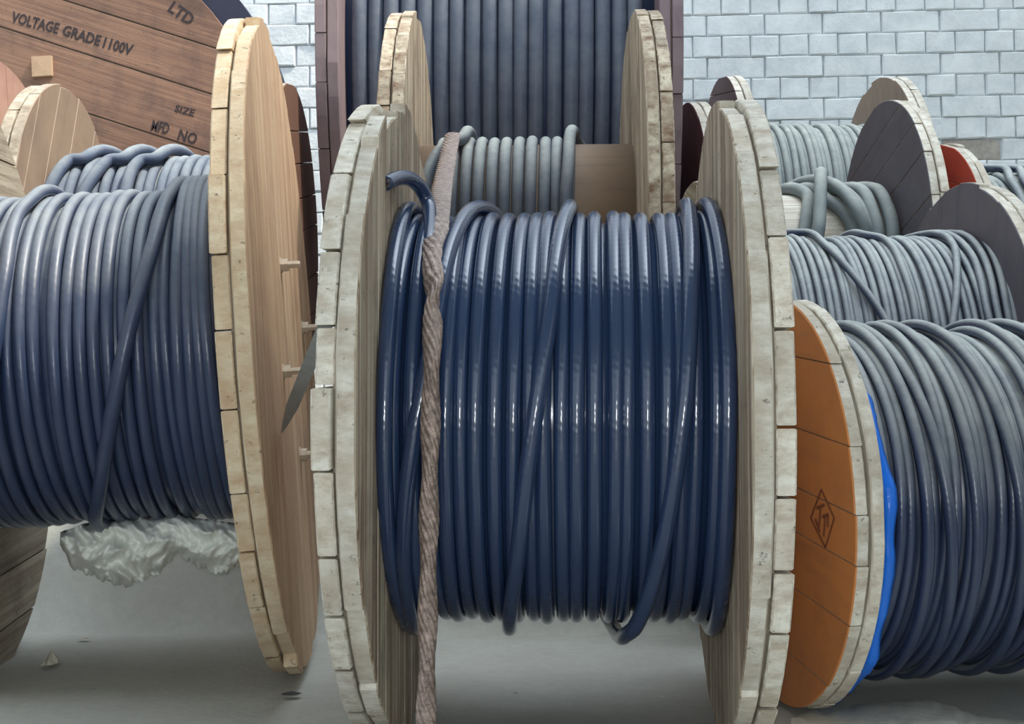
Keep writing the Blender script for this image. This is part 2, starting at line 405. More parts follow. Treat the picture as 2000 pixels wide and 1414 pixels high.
for k in range(0, 31):
    z = zoff+(k-.5)*BH
    if z > 3.24 or z < .02: continue
    st = (rowk-k) % 2 == 0
    step = BL if st else BL/2; x = -5.4+(.07 if st else 0)
    while x < 5.4:
        cx = x+step/2; x += step
        vis = (1.62 < z < 2.72) and (-1.95 < cx < -1.1 or .35 < cx < 2.45)
        bare = any(abs(cx-p[0]) < s+step*.3 and abs(z-p[2]) < BH*.6 for p, s in bare_w)
        if vis:
            o = bpy.data.objects.new('brick', r.choice((BARE if st else BAREH) if bare else (STR if st else HDR))); col.objects.link(o)
            o.parent = wall; o.location = (cx, WY+.002+r.uniform(-.003, .004)+(.006 if bare else 0), z); nb += 1
        elif abs(cx) < 4.2:
            src = (STR if st else HDR)[r.randrange(6)]; b = len(restV)
            restV += [(v.co.x+cx, v.co.y+WY+.002, v.co.z+z) for v in src.vertices]
            restF += [[q+b for q in p.vertices] for p in src.polygons]
bw_ = mesh_obj('brickwork', restV, restF, M['brick'], wall); tag(bw_, kind='stuff')

# unseen blockers added to shade the yard: sheet above the camera, slab at right
def shade_blockers():
    nx = 200; xs = np.linspace(-7, 3.6, nx); V = []; F = []
    for y, z in ((-5, 3.9), (SHADE_ROOF_Y, 3.3)):
        for dz in (0, .02):
            for i, x in enumerate(xs): V.append((x, y, z+dz+.03*math.sin(i*1.3)))
    for i in range(nx-1):
        F += [[i, i+1, 2*nx+i+1, 2*nx+i], [nx+i, 3*nx+i, 3*nx+i+1, nx+i+1], [i, nx+i, nx+i+1, i+1], [2*nx+i, 2*nx+i+1, 3*nx+i+1, 3*nx+i]]
    ro = mesh_obj('added_roof', V, F, M['steel_grey'], None, None, None, True); tag(ro, kind='structure')
    V, F = [], []
    for x in (-4.5, 3.3):
        for y, z in ((-4.6, 3.84), (SHADE_ROOF_Y-.2, 3.27)): box(V, F, (x, y, z/2), (.1, .1, z))
    for y, z in ((-4.6, 3.8), (-1.6, 3.53), (SHADE_ROOF_Y-.2, 3.25)): box(V, F, (-1.7, y, z-.06), (10, .08, .1))
    mesh_obj('added_roof_frame', V, F, M['steel_grey'], ro)
    V, F = [], []; box(V, F, (SHADE_WALL_X+1.5, 3, SHADE_WALL_H/2), (3, 20, SHADE_WALL_H))
    tag(mesh_obj('added_wall_right', V, F, M['shade_wall']), kind='structure')
SHADE_ROOF_Y, SHADE_WALL_X = 1.45, 4.6
SHADE_WALL_H = 1.0+(SHADE_WALL_X+.55)*1.70  # height chosen for where the added shadow ends
M['shade_wall'] = plain('added_shade_wall', srgb(232, 230, 224), .9, 3, .2)
shade_blockers()

# ------------------------------------------------------------------ A: the drum of glossy cable in the middle
A = Drum((0, 2.1265), .5, 0, 0, 0, 'wooden drum of glossy navy cable with a rusty twisted sling hanging over its front')
WI, TF, RC = .2468, .055, .3287
A.flange(-WI, -1, TF, H90-.03, .04, M['wood_pale'], pin=M['wood_streaky'], bw=.095, seed=11, jit=.012, gap=.004)
A.flange(WI, 1, TF, H90+.02, -.02, M['wood_pale'], pin=M['wood_streaky'], bw=.105, seed=5, jit=.010, gap=.004)
dA = .0237
A.barrel(-WI, WI, RC-dA*.8, M['cable_gloss'], 'inner_cable_layer')
A.wind(-WI+.001, WI-.001, RC, dA, M['cable_gloss'], seg=96, k=14, wob=.12)
r2 = RC+dA*.36
A.turn([(1112, 392), (1098, 430), (1086, 500), (1072, 620), (1052, 760), (1032, 900), (1014, 1060), (1000, 1180), (994, 1225)], r2, dA, M['cable_gloss'],
       pre=[(2.6, .03), (1.9, .022)], post=[(-1.9, -.09), (-2.8, -.08)], k=14)
A.turn([(922, 394), (900, 420), (878, 470), (862, 540), (846, 640), (828, 740), (806, 850), (790, 980), (786, 1120)], r2, dA, M['cable_gloss'],
       pre=[(2.7, -.06), (2.0, -.085)], post=[(-1.6, -.23), (-2.6, -.22)], k=14)
A.turn([(1346, 396), (1352, 470), (1350, 600), (1342, 760), (1326, 900), (1306, 1020), (1278, 1130), (1246, 1200), (1222, 1222)], r2, dA, M['cable_gloss'],
       pre=[(2.6, .2), (1.8, .205)], post=[(-1.65, .085), (-2.0, .06), (-2.8, .05)], k=14, lift=[(0, 0), (.5, 0), (.60, .008), (.67, .028), (.74, .010), (1, 0)])
th = np.linspace(-2.9, 2.9, 120)
for xx, rr, nm in ((-WI+dA*.5, r2, 'loose_turn'), (WI-dA*.52, r2, 'loose_turn')):
    P, ref = A.path(th, np.full(120, xx)+.002*np.sin(th*3), np.full(120, rr)+.002*np.sin(th*2)); tube(nm, P, dA*.5, M['cable_gloss'], A.e, 14, ref)
# the cut cable end that curls up beside the left flange
pts = [A.loc(at_y(*q)) for q in ((830, 545, 1.91), (835, 505, 1.925), (838, 470, 1.93), (840, 432, 2.0), (838, 404, 2.05), (830, 380, 2.05), (815, 358, 2.03), (796, 346, 1.99), (774, 347, 1.94), (748, 360, 1.88))]
pts = np.array(pts); u = np.linspace(0, len(pts)-1, 60); P = np.column_stack([np.interp(u, range(len(pts)), pts[:, i]) for i in range(3)])
ker = np.hanning(13); ker /= ker.sum(); P = np.column_stack([np.convolve(np.pad(P[:, i], 6, 'edge'), ker, 'valid') for i in range(3)])
ce = tube('cable_end', P, dA*.48, M['cable_gloss'], A.e, 14)
T = P[-1]-P[-3]; T /= np.linalg.norm(T)
up = np.array([0, 0, 1.])-T*T[2]; up /= np.linalg.norm(up); sd_ = np.cross(T, up)
for k in range(7):
    o_ = (0, 0) if k == 0 else (.0066*math.cos(k*PI/3), .0066*math.sin(k*PI/3)); c0 = P[-1]+up*o_[0]+sd_*o_[1]
    tube('conductor', np.array([c0-T*.004, c0+T*.001, c0+T*.004]), .0031, M['copper'], ce, 8)

# ------------------------------------------------------------------ B: drum behind A, half empty
s = 1.05
def sc(X, Y, Z): p = EYE+(np.array([X, Y, Z])-EYE)*s; return p
bc = sc(-.1011, 3.2, .4714+.5287); RB = .4714*s
B = Drum((bc[0], bc[1]), RB, bc[2]-RB, .041, 0, 'part-used wooden drum on the bank, grey cable covering half of its barrel')
wB, tB = .2572*s, .0576*s; rB = .178*s; dB = .0295*s
B.flange(-wB, -1, tB, H90+.05, .1, M['wood_streaky'], bw=.1, seed=21, jit=.008)
B.flange(wB, 1, tB, H90-.1, -.12, M['wood_streaky'], bw=.11, seed=22, jit=.008)
B.barrel(-wB, wB, rB-.022, M['dusty_brown'])
xl = B.hit(835, 320, rB)[0]; xr = B.hit(1140, 320, rB)[0]
B.wind(xl, xr, rB, dB, M['cable_grey'], seg=72, k=12, seed=4, wob=.04)
B.turn([(905, 262), (880, 268), (860, 282), (845, 305), (832, 340), (825, 400)], rB+dB*.4, dB, M['cable_grey'], pre=[(2.6, -.1), (1.9, -.14)], post=[(-.6, -.26), (-1.5, -.24)])
B.turn([(1112, 262), (1112, 280), (1110, 320), (1104, 400)], rB+dB*.4, dB, M['cable_grey'], pre=[(2.8, .2), (2.2, .16), (1.9, .13)], post=[(-.8, .12), (-1.5, .1)])

# ------------------------------------------------------------------ C: big drum on the left
C = Drum((-.5547, 2.6171), .6418, 0, .1323, .0636, 'large wooden drum of dusty navy cable with fresh-sawn flange, bolted, beside the glossy drum')
tC = .0569; LC = .58; rC = .328
fc = C.flange(-tC, 1, tC, .06, H90-.04, M['wood_fresh'], pout=M['wood_tan'], bw=.11, seed=31, jit=.012)
C.flange(-tC-LC, -1, tC, .06, H90, M['wood_grey'], bw=.11, seed=32, jit=.01)  # grey wood darkens this pale flange in place of shade
dC = .0247
C.barrel(-tC-LC, -tC, rC-dC*.8, M['cable_dusty'], 'inner_cable_layer')
C.wind(-tC-LC+.002, -tC-.002, rC, dC, M['cable_dusty'], seg=96, k=12, seed=8, wob=.16)
C.turn([(338, 356), (322, 380), (305, 440), (288, 500), (262, 590), (240, 680), (222, 780), (205, 880), (192, 980), (184, 1030)], rC+dC*.38, dC*1.12, M['cable_dusty'],
       pre=[(2.6, -.16), (1.9, -.175)], post=[(-1.8, -.37), (-2.6, -.36)])
for i in range(4):
    x_ = C.hit(345+18*i, 420, rC+dC)[0]; th = np.linspace(-2.4, 2.6, 110)
    P, ref = C.path(th, np.full(110, x_)+.004*np.sin(2*th+i), np.full(110, rC+dC*.42)-dC*.5*np.clip((.1-th)/.9, 0, 1)**2*(th < .1))
    tube('loose_turn', P, dC*.5, M['cable_dusty'], C.e, 12, ref)
C.turn([(60, 378), (35, 400), (18, 450), (8, 520), (-8, 640), (-30, 800)], rC+dC*.36, dC, M['cable_dusty'], pre=[(2.4, -.42), (1.9, -.44)], post=[(-1.4, -.72), (-2, -.72)])
def on_plane_x(D, px, py, x):
    o = D.loc(EYE); d = ray(px, py)@D.A; return o+d*((x-o[0])/d[0])
def lathe(name, prof, k, mat, parent, loc):
    V = [(x, rr*math.cos(i/k*2*PI), rr*math.sin(i/k*2*PI)) for x, rr in prof for i in range(k)]; n = len(prof)
    F = [[a*k+i, a*k+(i+1) % k, (a+1)*k+(i+1) % k, (a+1)*k+i] for a in range(n-1) for i in range(k)]+[list(range(k))[::-1], [(n-1)*k+i for i in range(k)]]
    o = mesh_obj(name, V, F, mat, parent); o.location = loc; return o
for px, py in ((548, 518), (553, 726), (590, 641), (586, 889)):
    p = on_plane_x(C, px, py, 0); p[2] -= C.R
    nut = lathe('bolt', [(-.002, .017), (.002, .017), (.003, .0135), (.015, .0135), (.015, .0075), (.036, .0075), (.038, .006)], 6 if px < 560 else 8, M['bolt'], fc, p)

# ------------------------------------------------------------------ D: very large drum by the wall
D = Drum((-.2495, 4.8), 1.1143, BZ, .0464, 0, 'tallest drum, thick navy cable between plum-painted flanges, standing against the brick wall')
wD, tD = .4587, .067; rD = .985
D.flange(-wD, -1, tD, H90, .1, M['plum'], bw=.16, seed=41, jit=.004)
D.flange(wD, 1, tD, H90, .1, M['plum'], bw=.16, seed=42, jit=.004)
D.barrel(-wD, wD, rD-.026, M['cable_dusty'], 'inner_cable_layer', 96)
D.wind(-wD+.002, wD-.002, rD, .049, M['cable_thick'], seg=110, k=12, seed=9, wob=.05)

# ------------------------------------------------------------------ E: orange faced drum, front right
E_ = Drum((.370, 2.3075), .3502, 0, .195, .0153, 'small drum with an orange painted flange and blue plastic under black cable')
tE = .046; rE = .296; LE = .60
fe = E_.flange(0, -1, 0, 0, 0, M['wood_pale'], seed=51) if False else E_.flange(tE, -1, tE, H90, .11, M['wood_pale'], pout=M['orange'], bw=.095, seed=51, jit=.004, gap=.0015)
E_.flange(tE+LE, 1, tE, H90, .3, M['wood_pale'], bw=.095, seed=52, jit=.004)
dE = .0185
E_.barrel(tE, tE+LE, rE-dE*.8, M['cable_thin'], 'inner_cable_layer')
E_.wind(tE+.016, tE+LE-.004, rE, dE, M['cable_thin'], seg=84, k=10, seed=12, wob=.3)
for i, (a0, a1, x0, x1) in enumerate(((-1.9, 2.6, .05, .10), (-2.1, 2.5, .075, .16), (-2, 2.6, .13, .18), (-2, 2.5, .2, .27), (-2, 2.6, .3, .33), (-2, 2.6, .36, .41), (-2, 2.6, .44, .47))):
    th = np.linspace(a0, a1, 100); x = tE+x1+(x0-x1)*(.5-.5*np.cos(np.linspace(0, PI, 100)))*np.where(i % 2, 1, .6)
    P, ref = E_.path(th, x, np.full(100, rE+dE*.36)); tube('loose_turn', P, dE*.5, M['cable_thin'], E_.e, 10, ref)
def film():
    t = NT('blue_plastic_film'); t.b.inputs['Base Color'].default_value = srgb(20, 110, 220); t.b.inputs['Roughness'].default_value = .25
    tc = t.n('ShaderNodeTexCoord').outputs['Object']; t.bump(t.noise(tc, 40, 3), .6, .004); return t.m
M['film'] = film()
def wrap(Dm, x0, r_of, name='plastic_wrap', a0=-2.4, a1=2.2, dx=.02, seed=2):
    r = np.random.RandomState(seed); n = 120; th = np.linspace(a0, a1, n); V = []; F = []
    for i, a in enumerate(th):
        ro = r_of(a)+.004*math.sin(9*a+seed)+.0025*math.sin(23*a)+.0008*r.randn(); j = .003*math.sin(14*a)
        for x, rr in ((x0, Dm.R*.5), (x0+.001, ro-.004), (x0+dx*.5+j, ro), (x0+dx+j, ro-.012), (x0+dx*.9, Dm.R*.5)):
            V.append((x, -rr*math.cos(a), Dm.R+rr*math.sin(a)))
    for i in range(n-1):
        for k in range(4): F.append([i*5+k, i*5+k+1, (i+1)*5+k+1, (i+1)*5+k])
    return mesh_obj(name, V, F, M['film'], Dm.e, None, None, True)
wr = wrap(E_, tE+.001, lambda a: E_.R*(.985 if a < .15 else .985-.16*min(1, (a-.15)/.8)), dx=.022); wr['label'] = 'bright blue plastic film behind the orange flange'
wr = wrap(E_, tE+LE-.04, lambda a: E_.R*.98, dx=.03, seed=6, a0=-2.4, a1=2.6)
# diamond emblem printed on the orange face
V, F = [], []
ec = on_plane_x(E_, 1606, 1012, -.0008)
def stroke(p, q, wdt=.0035):
    p, q = np.array(p), np.array(q); d = (q-p)/np.linalg.norm(q-p); n_ = np.array([-d[1], d[0]])*wdt/2; b = len(V)
    for w_ in (p-n_, q-n_, q+n_, p+n_):
        for x in (-.0008, .0006): V.append((ec[0]+x, ec[1]-w_[0], ec[2]+w_[1]))
    F.extend([[b+0, b+2, b+4, b+6], [b+1, b+7, b+5, b+3]]+[[b+2*i, b+2*i+1, b+(2*i+3) % 8, b+(2*i+2) % 8] for i in range(4)])
dm = [(0, .045), (.05, .004), (.01, -.045), (-.05, -.004)]
for i in range(4): stroke(dm[i], dm[(i+1) % 4])
for p, q in (((-.022, .014), (.012, .022)), ((-.004, .018), (-.016, -.018)), ((-.03, -.004), (-.012, -.022)), ((.002, .002), (.026, .008)), ((.014, .004), (.004, -.028)), ((.026, .008), (.022, -.012))): stroke(p, q, .005)
em = mesh_obj('emblem', V, F, M['stencil_brown'], fe); em.location = (0, 0, -E_.R); em['label'] = 'faint brown diamond emblem'

# ------------------------------------------------------------------ F: drum behind C
Fd = Drum((-1.4658, 3.6), .4458, BZ, .0661, .0061, 'drum behind the large bolted drum, grey cable in loose humps before the lettered disc')
tFF = .0611; wF = .6965; rF = .258; dF = .03
Fd.flange(tFF, -1, tFF, 1.15, .2, M['wood_grey'], pin=M['dusty_brown'], bw=.13, seed=61, jit=.006)
Fd.flange(wF-tFF, 1, tFF, H90, .2, M['wood_grey'], pout=M['umber'], bw=.12, seed=62, jit=.004)
Fd.barrel(tFF, wF-tFF, rF-dF*.9, M['cable_grey'], 'inner_cable_layer')
Fd.wind(tFF+.01, wF-tFF-.002, rF-dF*.2, dF, M['cable_matte'], seg=72, k=12, seed=14, wob=.08)
for x_t, x_b in ((145, 85), (222, 155), (285, 240)):
    Fd.turn([(x_t+14, 303), (x_t-8, 298), (x_t-30, 320), (x_b, 378)], rF+dF*.25, dF*1.1, M['cable_matte'], pre=[(2.4, Fd.hit(x_t+40, 310, rF)[0]+.05)], post=[(-.8, Fd.hit(x_b, 378, rF)[0]-.03)])

# ------------------------------------------------------------------ N: drum at the left edge
N = Drum((-1.93, 4.3), .585, BZ, .02, 0, 'drum with a faded pink flange standing in front of the lettered disc')
N.flange(-.06, 1, .06, .1, H90+.2, M['wood_grey'], pout=M['pink'], bw=.14, seed=73)
N.flange(-.6, -1, .06, .1, H90, M['wood_grey'], bw=.14, seed=74)
N.barrel(-.6, -.06, .3, M['dusty_brown']); N.wind(-.595, -.065, .36, .035, M['cable_grey'], seg=48, k=8, seed=3)

# ------------------------------------------------------------------ H, I, J, L: drums on the right
Hd = Drum((.9522, 3.3), .5289, 0, .0838, -.0111, 'drum of thin grey cable with a dark inner flange, right behind the orange-flanged drum')
tH = .0576; rH = .401; LH = .6; dH = .0178
Hd.flange(0, 1, tH, H90+.2, .3, M['wood_pale'], pin=M['slate'], bw=.12, seed=81, gap=.0006)
Hd.flange(-LH, -1, tH, H90, .3, M['wood_pale'], bw=.12, seed=82)
Hd.barrel(-LH, 0, rH-dH*.8, M['cable_thin'], 'inner_cable_layer')
Hd.wind(-LH+.002, -.012, rH, dH, M['cable_thin'], seg=84, k=10, seed=17, wob=.2)
Hd.turn([(1545, 440), (1575, 445), (1610, 470), (1650, 510), (1690, 560), (1725, 610), (1745, 650)], rH+dH*.35, dH, M['cable_thin'], pre=[(2.2, -.46), (1.8, -.44)], post=[(-.6, -.24), (-1.5, -.2)])
Hd.turn([(1690, 452), (1720, 455), (1745, 475), (1765, 520), (1785, 580), (1795, 650)], rH+dH*.35, dH, M['cable_thin'], pre=[(2.4, -.3), (1.8, -.27)], post=[(-.8, -.16), (-1.5, -.14)])
Hd.turn([(1850, 455), (1868, 480), (1872, 540), (1868, 600), (1860, 650)], rH+dH*.35, dH, M['cable_thin'], pre=[(2.4, -.12), (1.8, -.09)], post=[(-.8, -.1), (-1.5, -.1)])
for k_, q in enumerate(((1835, 447, 1905), (1862, 444, 1925), (1885, 443, 1945), (1905, 445, 1958))):
    Hd.turn([(q[0], q[1]), (q[0]+28, 455), (q[2], 500), (q[2]+22, 590)], rH+dH*.4, dH, M['cable_thin'], pre=[(2.3, -.13+.02*k_), (1.8, -.12+.02*k_)], post=[(-.9, -.045+.008*k_), (-1.6, -.04+.008*k_)])
I = Drum((.9819, 4.2), .4715, BZ, .0841, .0092, 'nearly empty drum with a dark planked flange and a few thick grey turns')
wI, tI = .628, .0546; rI = .1813
I.flange(0, 1, tI, -.25, .5, M['wood_pale'], pin=M['slate'], bw=.13, seed=91, jit=.005, gap=.004)
I.flange(-wI+tI, -1, tI, .6, H90, M['wood_pale'], pout=M['maroon'], bw=.13, seed=92, jit=.005)
I.barrel(-wI+tI, 0, rI, M['wood_pale'])
dI = .040
mI = M['cable_pale']
for pts, pre, post in (
    ([(1690, 346), (1715, 358), (1735, 395), (1748, 450)], [(2.4, -.16), (1.9, -.13)], [(-1, -.06)]),
    ([(1665, 354), (1690, 365), (1705, 400), (1718, 450)], [(2.4, -.2), (1.9, -.16)], [(-1, -.09)]),
    ([(1655, 366), (1675, 385), (1692, 425), (1700, 460)], [(2.4, -.24), (1.9, -.19)], [(-1, -.12)]),
    ([(1620, 384), (1640, 392), (1660, 420), (1675, 455)], [(2.4, -.3), (1.9, -.27)], [(-1, -.16)]),
    ([(1582, 372), (1580, 400), (1575, 440)], [(2.4, -.33), (1.9, -.33)], [(-1, -.35)])):
    I.turn(pts, rI+dI*.5, dI, mI, pre=pre, post=post)
p3 = lambda L: np.array([I.loc(at_y(*q)) for q in L])
def smooth_path(pts, n=70):
    u = np.linspace(0, len(pts)-1, n); P = np.column_stack([np.interp(u, range(len(pts)), pts[:, i]) for i in range(3)])
    return np.column_stack([np.convolve(np.pad(P[:, i], 6, 'edge'), ker, 'valid') for i in range(3)])
tube('loose_turn', smooth_path(p3([(1595, 470, 3.9), (1600, 440, 3.9), (1602, 390, 3.93), (1603, 350, 3.97), (1603, 338, 4.02), (1604, 338, 4.1), (1606, 350, 4.2), (1606, 380, 4.3)])), dI*.5, mI, I.e, 12)
tube('loose_turn', smooth_path(p3([(1530, 378, 4.34), (1545, 366, 4.28), (1570, 355, 4.2), (1595, 352, 4.12), (1625, 358, 4.05), (1650, 375, 4.0), (1672, 405, 3.95), (1692, 450, 3.95), (1700, 500, 4.0)])), dI*.5, mI, I.e, 12)
J = Drum((1.285, 5.7), .693, BZ, .0663, -.0056, 'drum of pale grey cable standing closest to the brick wall, brown inner flange')
wJ, tJ = .675, .066; rJ = .497
J.flange(0, 1, tJ, 1.2, .2, M['wood_pale'], pin=M['dusty_brown'], bw=.14, seed=101, jit=.01)
J.flange(-wJ+tJ, -1, tJ, 1.2, .2, M['wood_pale'], pout=M['maroon'], bw=.14, seed=102)
J.barrel(-wJ+tJ, 0, rJ-.018, M['cable_pale'], 'inner_cable_layer')
J.wind(-wJ+tJ+.002, -.01, rJ, .0305, M['cable_pale'], seg=72, k=10, seed=19, wob=.2)
Ld = Drum((1.425, 5.3), .509, BZ, .13, -.0093, 'drum with a red painted flange standing beside the dark planked flange')
tL = .058; rL = .40
Ld.flange(tL, -1, tL, H90, .3, M['wood_pale'], pout=M['red'], bw=.12, seed=111, jit=.006)
Ld.flange(tL+.6, 1, tL, H90, .3, M['wood_pale'], bw=.12, seed=112)
Ld.barrel(tL, tL+.6, rL-.02, M['cable_pale'], 'inner_cable_layer')
Ld.wind(tL+.01, tL+.59, rL, .03, M['cable_pale'], seg=60, k=10, seed=23, wob=.2)
for k_ in range(3):
    Ld.turn([(1925+26*k_, 316), (1945+26*k_, 308-2*k_), (1965+26*k_, 322), (1975+26*k_, 345)], rL+.02, .032, M['cable_thin'], pre=[(2.4, .1+.06*k_)], post=[(-.6, .22+.06*k_)])

# ------------------------------------------------------------------ K: the lettered disc at the back left
kc = at_y(81, 303, 5.3)
RK = kc[2]-BZ
K = Drum((kc[0], 5.3), RK, BZ, -H90, 0, 'large drum turned face-on, brown lettered plank disc inside a dark steel rim')
def ring_disc(name, x0, x1, R, k, mat, parent, zc):
    V = [(x, R*math.cos(i/k*2*PI), zc+R*math.sin(i/k*2*PI)) for x in (x0, x1) for i in range(k)]
    F = [[i, (i+1) % k, k+(i+1) % k, k+i] for i in range(k)]+[list(range(k))[::-1], list(range(k, 2*k))]
    return mesh_obj(name, V, F, mat, parent)
ring_disc('steel_rim', -.12, -.03, RK, 96, M['dark_steel'], K.e, RK)
ring_disc('rear_rim', -.45, -.40, RK*.8, 96, M['dark_steel'], K.e, RK)
K.barrel(-.40, -.12, .6, M['cable_dusty'], 'inner_cable_layer')
RKf = RK*437/493
fk = K.flange(-.03, 1, .03, H90, -.325, M['wood_brown'], bw=.235, seed=124, R=RKf, jit=.003, gap=.006)
def lettering(txt, p0, p1, cap_px, wid=None):
    """stencilled text running from photo point p0 to p1 along its baseline, on K's face"""
    a, b = on_plane_x(K, *p0, .0012), on_plane_x(K, *p1, .0012)
    cu = bpy.data.curves.new('lettering', 'FONT'); cu.body = txt; cu.size = 1; cu.extrude = .0; cu.resolution_u = 2; cu.offset = .028
    o = bpy.data.objects.new('lettering_curve', cu); col.objects.link(o)
    dg = bpy.context.evaluated_depsgraph_get(); me = bpy.data.meshes.new_from_object(o.evaluated_get(dg))
    bpy.data.objects.remove(o)
    xs = [v.co.x for v in me.vertices]; w0, w1 = min(xs), max(xs); L = math.hypot(b[1]-a[1], b[2]-a[2]); kx = L/(w1-w0); ky = cap_px/FPX*5.27/.72
    d = np.array([b[1]-a[1], b[2]-a[2]])/L; n_ = np.array([-d[1], d[0]])
    for v in me.vertices:
        p = np.array([a[1], a[2]])+d*(v.co.x-w0)*kx+n_*v.co.y*ky; v.co = (.0016, p[0], p[1]-RK)
    me.materials.clear(); me.materials.append(M['stencil']); o = bpy.data.objects.new('lettering', me); col.objects.link(o); o.parent = fk
lettering('VOLTAGE', (20, 42), (112, 66), 22)
lettering('GRADE', (120, 68), (193, 90), 22)
lettering('1100V', (200, 92), (256, 108), 22)
lettering('LTD', (327, 20), (370, 50), 24)
lettering('SIZE', (340, 218), (378, 228), 15)
lettering('MFD', (294, 254), (328, 262), 22)
lettering('NO', (346, 272), (382, 282), 22)
V, F = [], []; p = on_plane_x(K, 83, 130, .006); box(V, F, (0, 0, 0), (.018, .084, .084)); 
bl = mesh_obj('wood_block', V, F, M['wood_tan'], fk); bl.location = (p[0]+.002, p[1], p[2]-RK); bl.rotation_euler = (.04, 0, 0)

# ------------------------------------------------------------------ rusty sling hanging over A
def sling():
    key = [(884, 262, 3.22), (876, 300, 3.0), (866, 350, 2.6), (858, 395, 2.2), (853, 430, 2.0), (849, 500, 1.875), (847, 560, 1.835), (845, 640, 1.80), (843, 720, 1.775), (841, 800, 1.768),
           (840, 900, 1.768), (838, 1000, 1.768), (836, 1150, 1.768), (834, 1300, 1.768), (832, 1414, 1.766), (831, 1480, 1.765)]
    pts = np.array([at_y(*q) for q in key]); e0 = pts[-1].copy()
    g = e0.copy(); g[2] = .014; g[1] -= .02; g2 = g+np.array([-.03, -.12, 0]); pts = np.vstack([pts, g, g2])
    L = np.concatenate([[0], np.cumsum(np.linalg.norm(np.diff(pts, axis=0), axis=1))]); u = np.linspace(0, L[-1], 1300)
    P = np.column_stack([np.interp(u, L, pts[:, i]) for i in range(3)]); kk = np.hanning(37); kk /= kk.sum()
    P = np.column_stack([np.convolve(np.pad(P[:, i], 18, 'edge'), kk, 'valid') for i in range(3)])
    T = np.gradient(P, axis=0); T /= np.linalg.norm(T, axis=1)[:, None]
    fx = np.array([1., 0, 0]); N = fx-T*(T@fx)[:, None]; N /= np.linalg.norm(N, axis=1)[:, None]; Bn = np.cross(T, N)
    ys = np.interp(u, L[:len(key)], [q[1] for q in key]); s0 = u[np.argmax(ys > 560)]
    tw = np.clip(u-s0+.05, 0, None); ang = tw*2*PI/.26*np.clip(tw/.08, 0, 1)
    flat = np.clip((u-s0+.12)/.2, 0, 1); hw = .0185*(1-flat)+.0132*flat; ht = .006*(1-flat)+.0102*flat
    k = 72; an = np.arange(k)/k*2*PI; n = len(u)
    lay = np.cumsum(np.where(ys > 540, 4.5*2*PI/.11, 4.5*2*PI/.3))*(u[1]-u[0])
    V = []
    for i in range(n):
        ridge = 1+.2*np.abs(np.cos(4.5*an+lay[i]))-.12
        a_, b_ = hw[i]*np.cos(an)*ridge, ht[i]*np.sin(an)*ridge
        c_, s_ = math.cos(ang[i]), math.sin(ang[i]); X, Y_ = c_*a_-s_*b_, s_*a_+c_*b_
        V.append(P[i]+X[:, None]*N[i]+Y_[:, None]*Bn[i])
    V = np.concatenate(V); i = np.arange(n-1)[:, None]; j = np.arange(k)[None]; j2 = (j+1) % k
    F = np.stack([i*k+j, i*k+j2, (i+1)*k+j2, (i+1)*k+j], -1).reshape(-1, 4).tolist()+[list(range(k))[::-1], [(n-1)*k+q for q in range(k)]]
    o = mesh_obj('wire_sling', V, F, M['rust'], None, None, None, True)
    tag(o, 'rusty twisted steel sling strung from the drum behind down over the glossy cable', 'sling')
sling()

# ------------------------------------------------------------------ white plastic hanging under C
def plastic():
    t = NT('crumpled_white_plastic'); t.b.inputs['Base Color'].default_value = srgb(236, 238, 230); t.b.inputs['Roughness'].default_value = .35
    t.b.inputs['Subsurface Weight'].default_value = 0
    top = [(118, 1046), (160, 1030), (220, 1022), (300, 1012), (350, 1008), (380, 1018), (420, 1022), (466, 1030)]
    bot = [(118, 1062), (140, 1108), (200, 1132), (245, 1146), (310, 1120), (345, 1080), (375, 1100), (430, 1122), (466, 1106)]
    xs = np.linspace(118, 472, 130); tp = np.interp(xs, *zip(*top)); bt = np.interp(xs, *zip(*bot)); ny = 60
    r = np.random.RandomState(5); V = []
    wv = [(r.randn()*.028*2**(k/5), r.randn()*.028*2**(k/5), r.rand()*6, .026/2**(k/4)) for k in range(12)]
    for j in range(ny):
        for i, x in enumerate(xs):
            f = j/(ny-1); y = tp[i]+(bt[i]-tp[i])*f-(6 if j == 0 else 0); y += (f > .9)*3*math.sin(x*.23)+(f > .9)*2*math.sin(x*.57)
            wx, wy = x+9*math.sin(y*.07), y+9*math.sin(x*.06)
            dep = sum(am*(1-2*abs(math.sin(a_*wx+b_*wy+p_))) for a_, b_, p_, am in wv)
            V.append(at_y(x, y, 2.47-dep*.55+.07*(abs(f-.45)*2)**2))
    nx = len(xs); F = [[j*nx+i, j*nx+i+1, (j+1)*nx+i+1, (j+1)*nx+i] for j in range(ny-1) for i in range(nx-1)]
    o = mesh_obj('plastic_sheet', np.array(V), F, t.m, None, None, None, True)
    so = o.modifiers.new('thickness', 'SOLIDIFY'); so.thickness = .001
    tag(o, 'crumpled white plastic sheet hanging under the dusty navy cable of the large drum', 'plastic sheet')
plastic()

